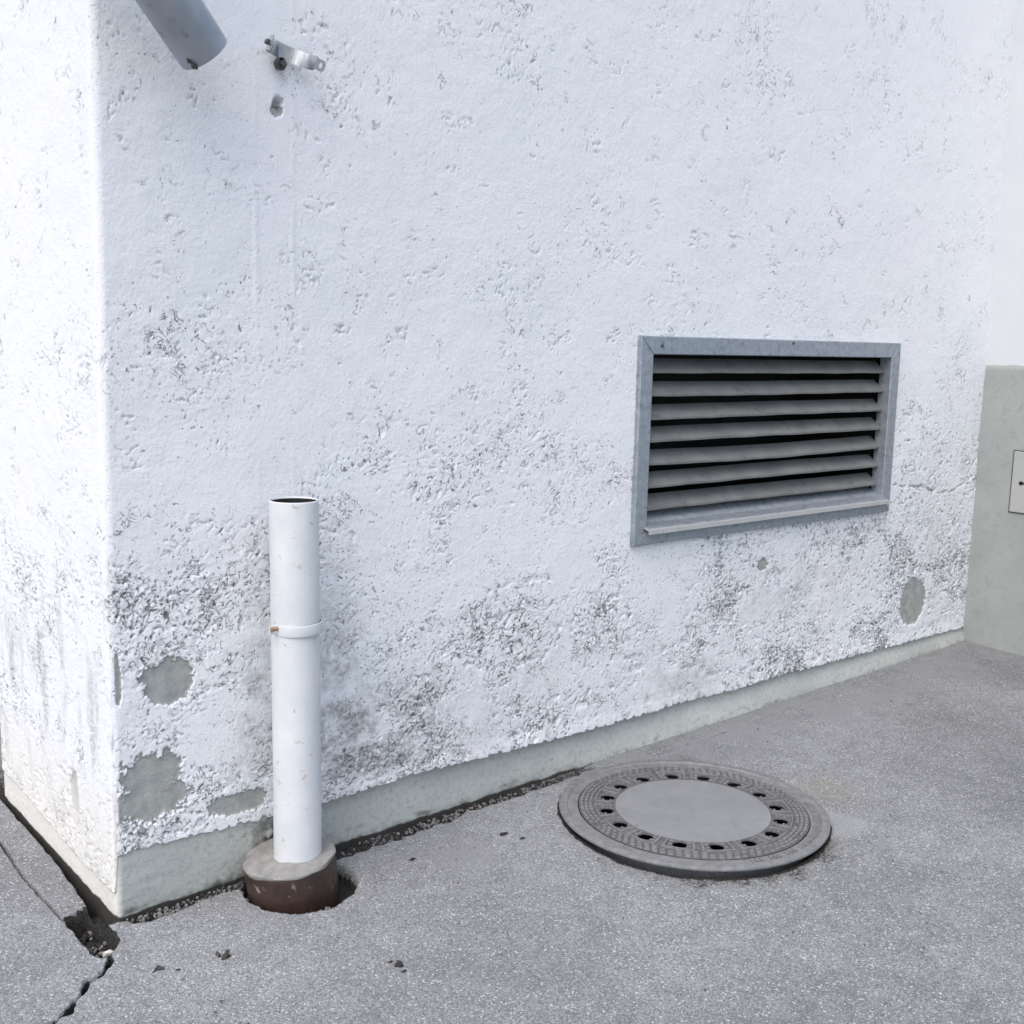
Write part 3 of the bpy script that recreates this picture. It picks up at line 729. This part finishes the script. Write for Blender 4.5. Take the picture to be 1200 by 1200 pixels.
# ------------------------------------------------------------------ manhole
def build_manhole():
    back = np.array([.35, .93])*MR
    zc = gz(MC[0]+back[0], MC[1]+back[1])+.003
    t = empty('manhole', (MC[0], MC[1], zc-.02))
    tag(t, 'round cast iron manhole cover with sixteen vent holes and concrete centre', 'manhole cover')
    C = Vector((MC[0], MC[1], zc))
    lathe('frame', C, (0, 0, 1), [(.336, -.06), (.336, -.004), (.3375, -.001), (.366, -.0015), (.369, .0025), (MR-.006, .003), (MR-.001, .000), (MR, -.004), (MR-.002, -.008), (MR-.020, -.009), (MR-.045, -.010), (MR-.05, -.06)], M['iron'], t, 128)
    HR = .2535; a0 = math.radians(11)
    V = []; F = []; n = 24
    for k in range(16):            # one sector round each vent hole
        ac = a0+k*math.pi/8; hw = math.pi/16; st = len(V)
        pol = [(.334, ac-hw+2*hw*i/6) for i in range(7)]+[(.334-(.334-.2275)*i/6, ac+hw) for i in range(1, 7)]+[(.2275, ac+hw-2*hw*i/6) for i in range(1, 7)]+[(.2275+(.334-.2275)*i/6, ac-hw) for i in range(1, 6)]
        cx, cy = HR*math.cos(ac), HR*math.sin(ac)
        out = [(r*math.cos(a), r*math.sin(a)) for r, a in pol]; n = len(out)
        for (rr, zz) in ((None, -.001), (.0228, -.001), (.0215, -.002), (.0212, -.006)):
            for (x, y) in out:
                if rr is None: V.append(C+Vector((x, y, zz)))
                else:
                    a = math.atan2(y-cy, x-cx); V.append(C+Vector((cx+rr*math.cos(a), cy+rr*math.sin(a), zz)))
        for q in range(3):
            for i in range(n):
                j = (i+1) % n; F.append((st+q*n+i, st+q*n+j, st+(q+1)*n+j, st+(q+1)*n+i))
    pyobj('cover_ring', V, F, M['ironbase'], t)
    lathe('concrete_centre', C, (0, 0, 1), [(0, .0005), (.20, .0004), (.2265, -.0012), (.2272, -.004), (.2272, -.007), (0, -.007)], M['ironc'], t, 96)
    lathe('void_pan', C, (0, 0, 1), [(0, -.16), (.33, -.16), (.33, -.1605), (0, -.1605)], M['dark'], t, 32)  # near-black disc; darkness below the vent holes put in as colour
    # cast relief
    bm = bmesh.new()
    def arcbox(r0, r1, b0, b1, z0, z1):
        n = max(1, int((b1-b0)/math.radians(4)))
        vs_ = []
        for i in range(n+1):
            a = b0+(b1-b0)*i/n; ca, sa = math.cos(a), math.sin(a); e = .0008
            vs_.append([bm.verts.new(C+Vector((rr*ca, rr*sa, zz))) for rr, zz in ((r0, z0), (r0+e, z1), (r1-e, z1), (r1, z0))])
        for i in range(n):
            for j in range(3): bm.faces.new((vs_[i][j], vs_[i][j+1], vs_[i+1][j+1], vs_[i+1][j]))
        bm.faces.new(vs_[0]); bm.faces.new(list(reversed(vs_[n])))
    zt = -.001; rd = random.Random(4)
    for k in range(16):
        a = a0+k*math.pi/8; hw = math.radians(8.6)
        arcbox(.2835, .2885, a-hw, a+hw, zt-.002, zt+.005)
        for sgn in (-1, 1):
            e = a+sgn*hw; arcbox(.233, .2885, e-.011, e+.011, zt-.002, zt+.0035)
            arcbox(.2385, .2445, a+sgn*.098-.022, a+sgn*.098+.022, zt-.002, zt+.003)
            arcbox(.261, .267, a+sgn*.098-.022, a+sgn*.098+.022, zt-.002, zt+.003)
    for rr, cnt in ((.2955, 84), (.3085, 88), (.3215, 92)):
        for k in range(cnt):
            a = 2*math.pi*(k+(.5 if rr == .3085 else 0))/cnt
            if rd.random() < .06: continue
            arcbox(rr, rr+.0085, a-.0215, a+.0215, zt-.002, zt+.0045+rd.uniform(-.0015, .001))
    o = bmobj('cast_studs', bm, M['iron'], t); tag(o, kind='stuff')
    bm = bmesh.new()
    for k in range(150):     # worn raised bars round the frame
        a = 2*math.pi*k/150
        if not 4.3 < a < 5.75 or rd.random() < .12: continue
        arcbox(.345, .363, a-.008, a+.008, -.004, .0035)
    o = bmobj('frame_bars', bm, M['iron'], t); tag(o, kind='stuff')
build_manhole()

# ------------------------------------------------------------------ rubble and grit
def hz(x, y): return gz(x, y)
def build_bits():
    rd = random.Random(11)
    # rubble in the corner hole
    bm = bmesh.new(); hc = hole.mean(0)
    n = 0
    while n < 240:
        p = hole.min(0)+np.array([rd.random(), rd.random()])*(hole.max(0)-hole.min(0))
        if not inside(np.array([p[0]]), np.array([p[1]]), hc+(hole-hc)*.88)[0]: continue
        if p[0] > -.012 and p[1] > -.012: continue
        lump(bm, Vector((p[0], p[1], hz(*p)-.082+rd.random()*.03)), rd.uniform(.004, .013), 1000+n, (1, rd.uniform(.5, 1), rd.uniform(.4, .8))); n += 1
    tag(bmobj('rubble', bm, M['leaf']), 'dark crumbled rubble filling the hole broken at the wall corner', 'rubble', kind='stuff')
    bm = bmesh.new()
    for k in range(34):
        f = rd.random(); p = hole[rd.randrange(len(hole))]*(1-f)*.75+hc*(1-(1-f)*.75)
        if p[0] > -.015 and p[1] > -.015: continue
        lump(bm, Vector((p[0], p[1], hz(*p)-.052+rd.random()*.012)), rd.uniform(.004, .009), 1500+k, (1, rd.uniform(.5, 1), rd.uniform(.4, .8)))
    tag(bmobj('grit', bm, M['gravel']), 'lighter grit among the dark rubble in the corner hole', 'grit', kind='stuff')
    # gravel along the foot of the front wall and round the collar
    bm = bmesh.new()
    for k in range(620):
        x = rd.choice((rd.uniform(.0, .30), rd.uniform(.55, 1.5), rd.gauss(1.02, .14))); y = -abs(rd.gauss(.03, .022))-.012
        if np.hypot(x-MC[0], y-MC[1]) < MR+.005 or np.hypot(x-SOCK[0], y-SOCK[1]) < .135 or not 0 < x < 1.55: continue
        lump(bm, Vector((x, y, hz(x, y)-.010+rd.random()*.006)), rd.uniform(.002, .0065), 3000+k, (1, rd.uniform(.6, 1), rd.uniform(.5, .9)))
    for k in range(90):
        a = rd.uniform(math.radians(150), math.radians(275)); r = rd.uniform(.118, .165); x, y = SOCK[0]+r*math.cos(a), SOCK[1]+r*math.sin(a)
        lump(bm, Vector((x, y, hz(x, y)-.010-.02*(r < .14))), rd.uniform(.002, .009), 5000+k, (1, rd.uniform(.6, 1), rd.uniform(.5, .9)))
    for k in range(420):
        x, y = rd.uniform(-.5, 3.2), -rd.uniform(.05, 1.5)
        if np.hypot(x-MC[0], y-MC[1]) < MR+.01 or np.hypot(x-SOCK[0], y-SOCK[1]) < .16: continue
        lump(bm, Vector((x, y, hz(x, y)+.0035)), rd.uniform(.0015, .0038), 7000+k, (1, rd.uniform(.6, 1), rd.uniform(.5, .9)))
    tag(bmobj('gravel', bm, M['gravel']), 'loose grit lying along the foot of the plinth', 'gravel', kind='stuff')
    def thing(name, label, cat, u, v, dz, sizes, mat, sd):
        p = on_g(u, v); bm = bmesh.new(); q = random.Random(sd)
        for k, r in enumerate(sizes):
            o = Vector((q.uniform(-1, 1), q.uniform(-1, 1), 0))*(0 if k == 0 else sizes[0]*1.1)
            lump(bm, Vector((p[0], p[1], p[2]+dz+r*.25))+o, r, sd+k, (1, .8, .55))
        tag(bmobj(name, bm, mat), label, cat)
    thing('plaster_chip', 'pale plaster chip lying in the dark hole at the wall corner', 'chip', 127, 1096, -.05, (.016, .008), M['chip'], 61)
    thing('dirt_clump', 'single dark dirt clump on asphalt between corner hole and clay collar', 'dirt', 265, 1121, 0, (.012, .010, .008, .006, .005), M['soil'], 71)
    thing('dirt_clump', 'scattered dark crumbs on asphalt beside the crack from the corner hole', 'dirt', 186, 1135, 0, (.009, .008, .006, .005), M['soil'], 81)
    thing('dirt_clump', 'dark dirt clump on asphalt midway between clay collar and manhole', 'dirt', 466, 1132, 0, (.010, .009, .008, .006), M['soil'], 91)
build_bits()
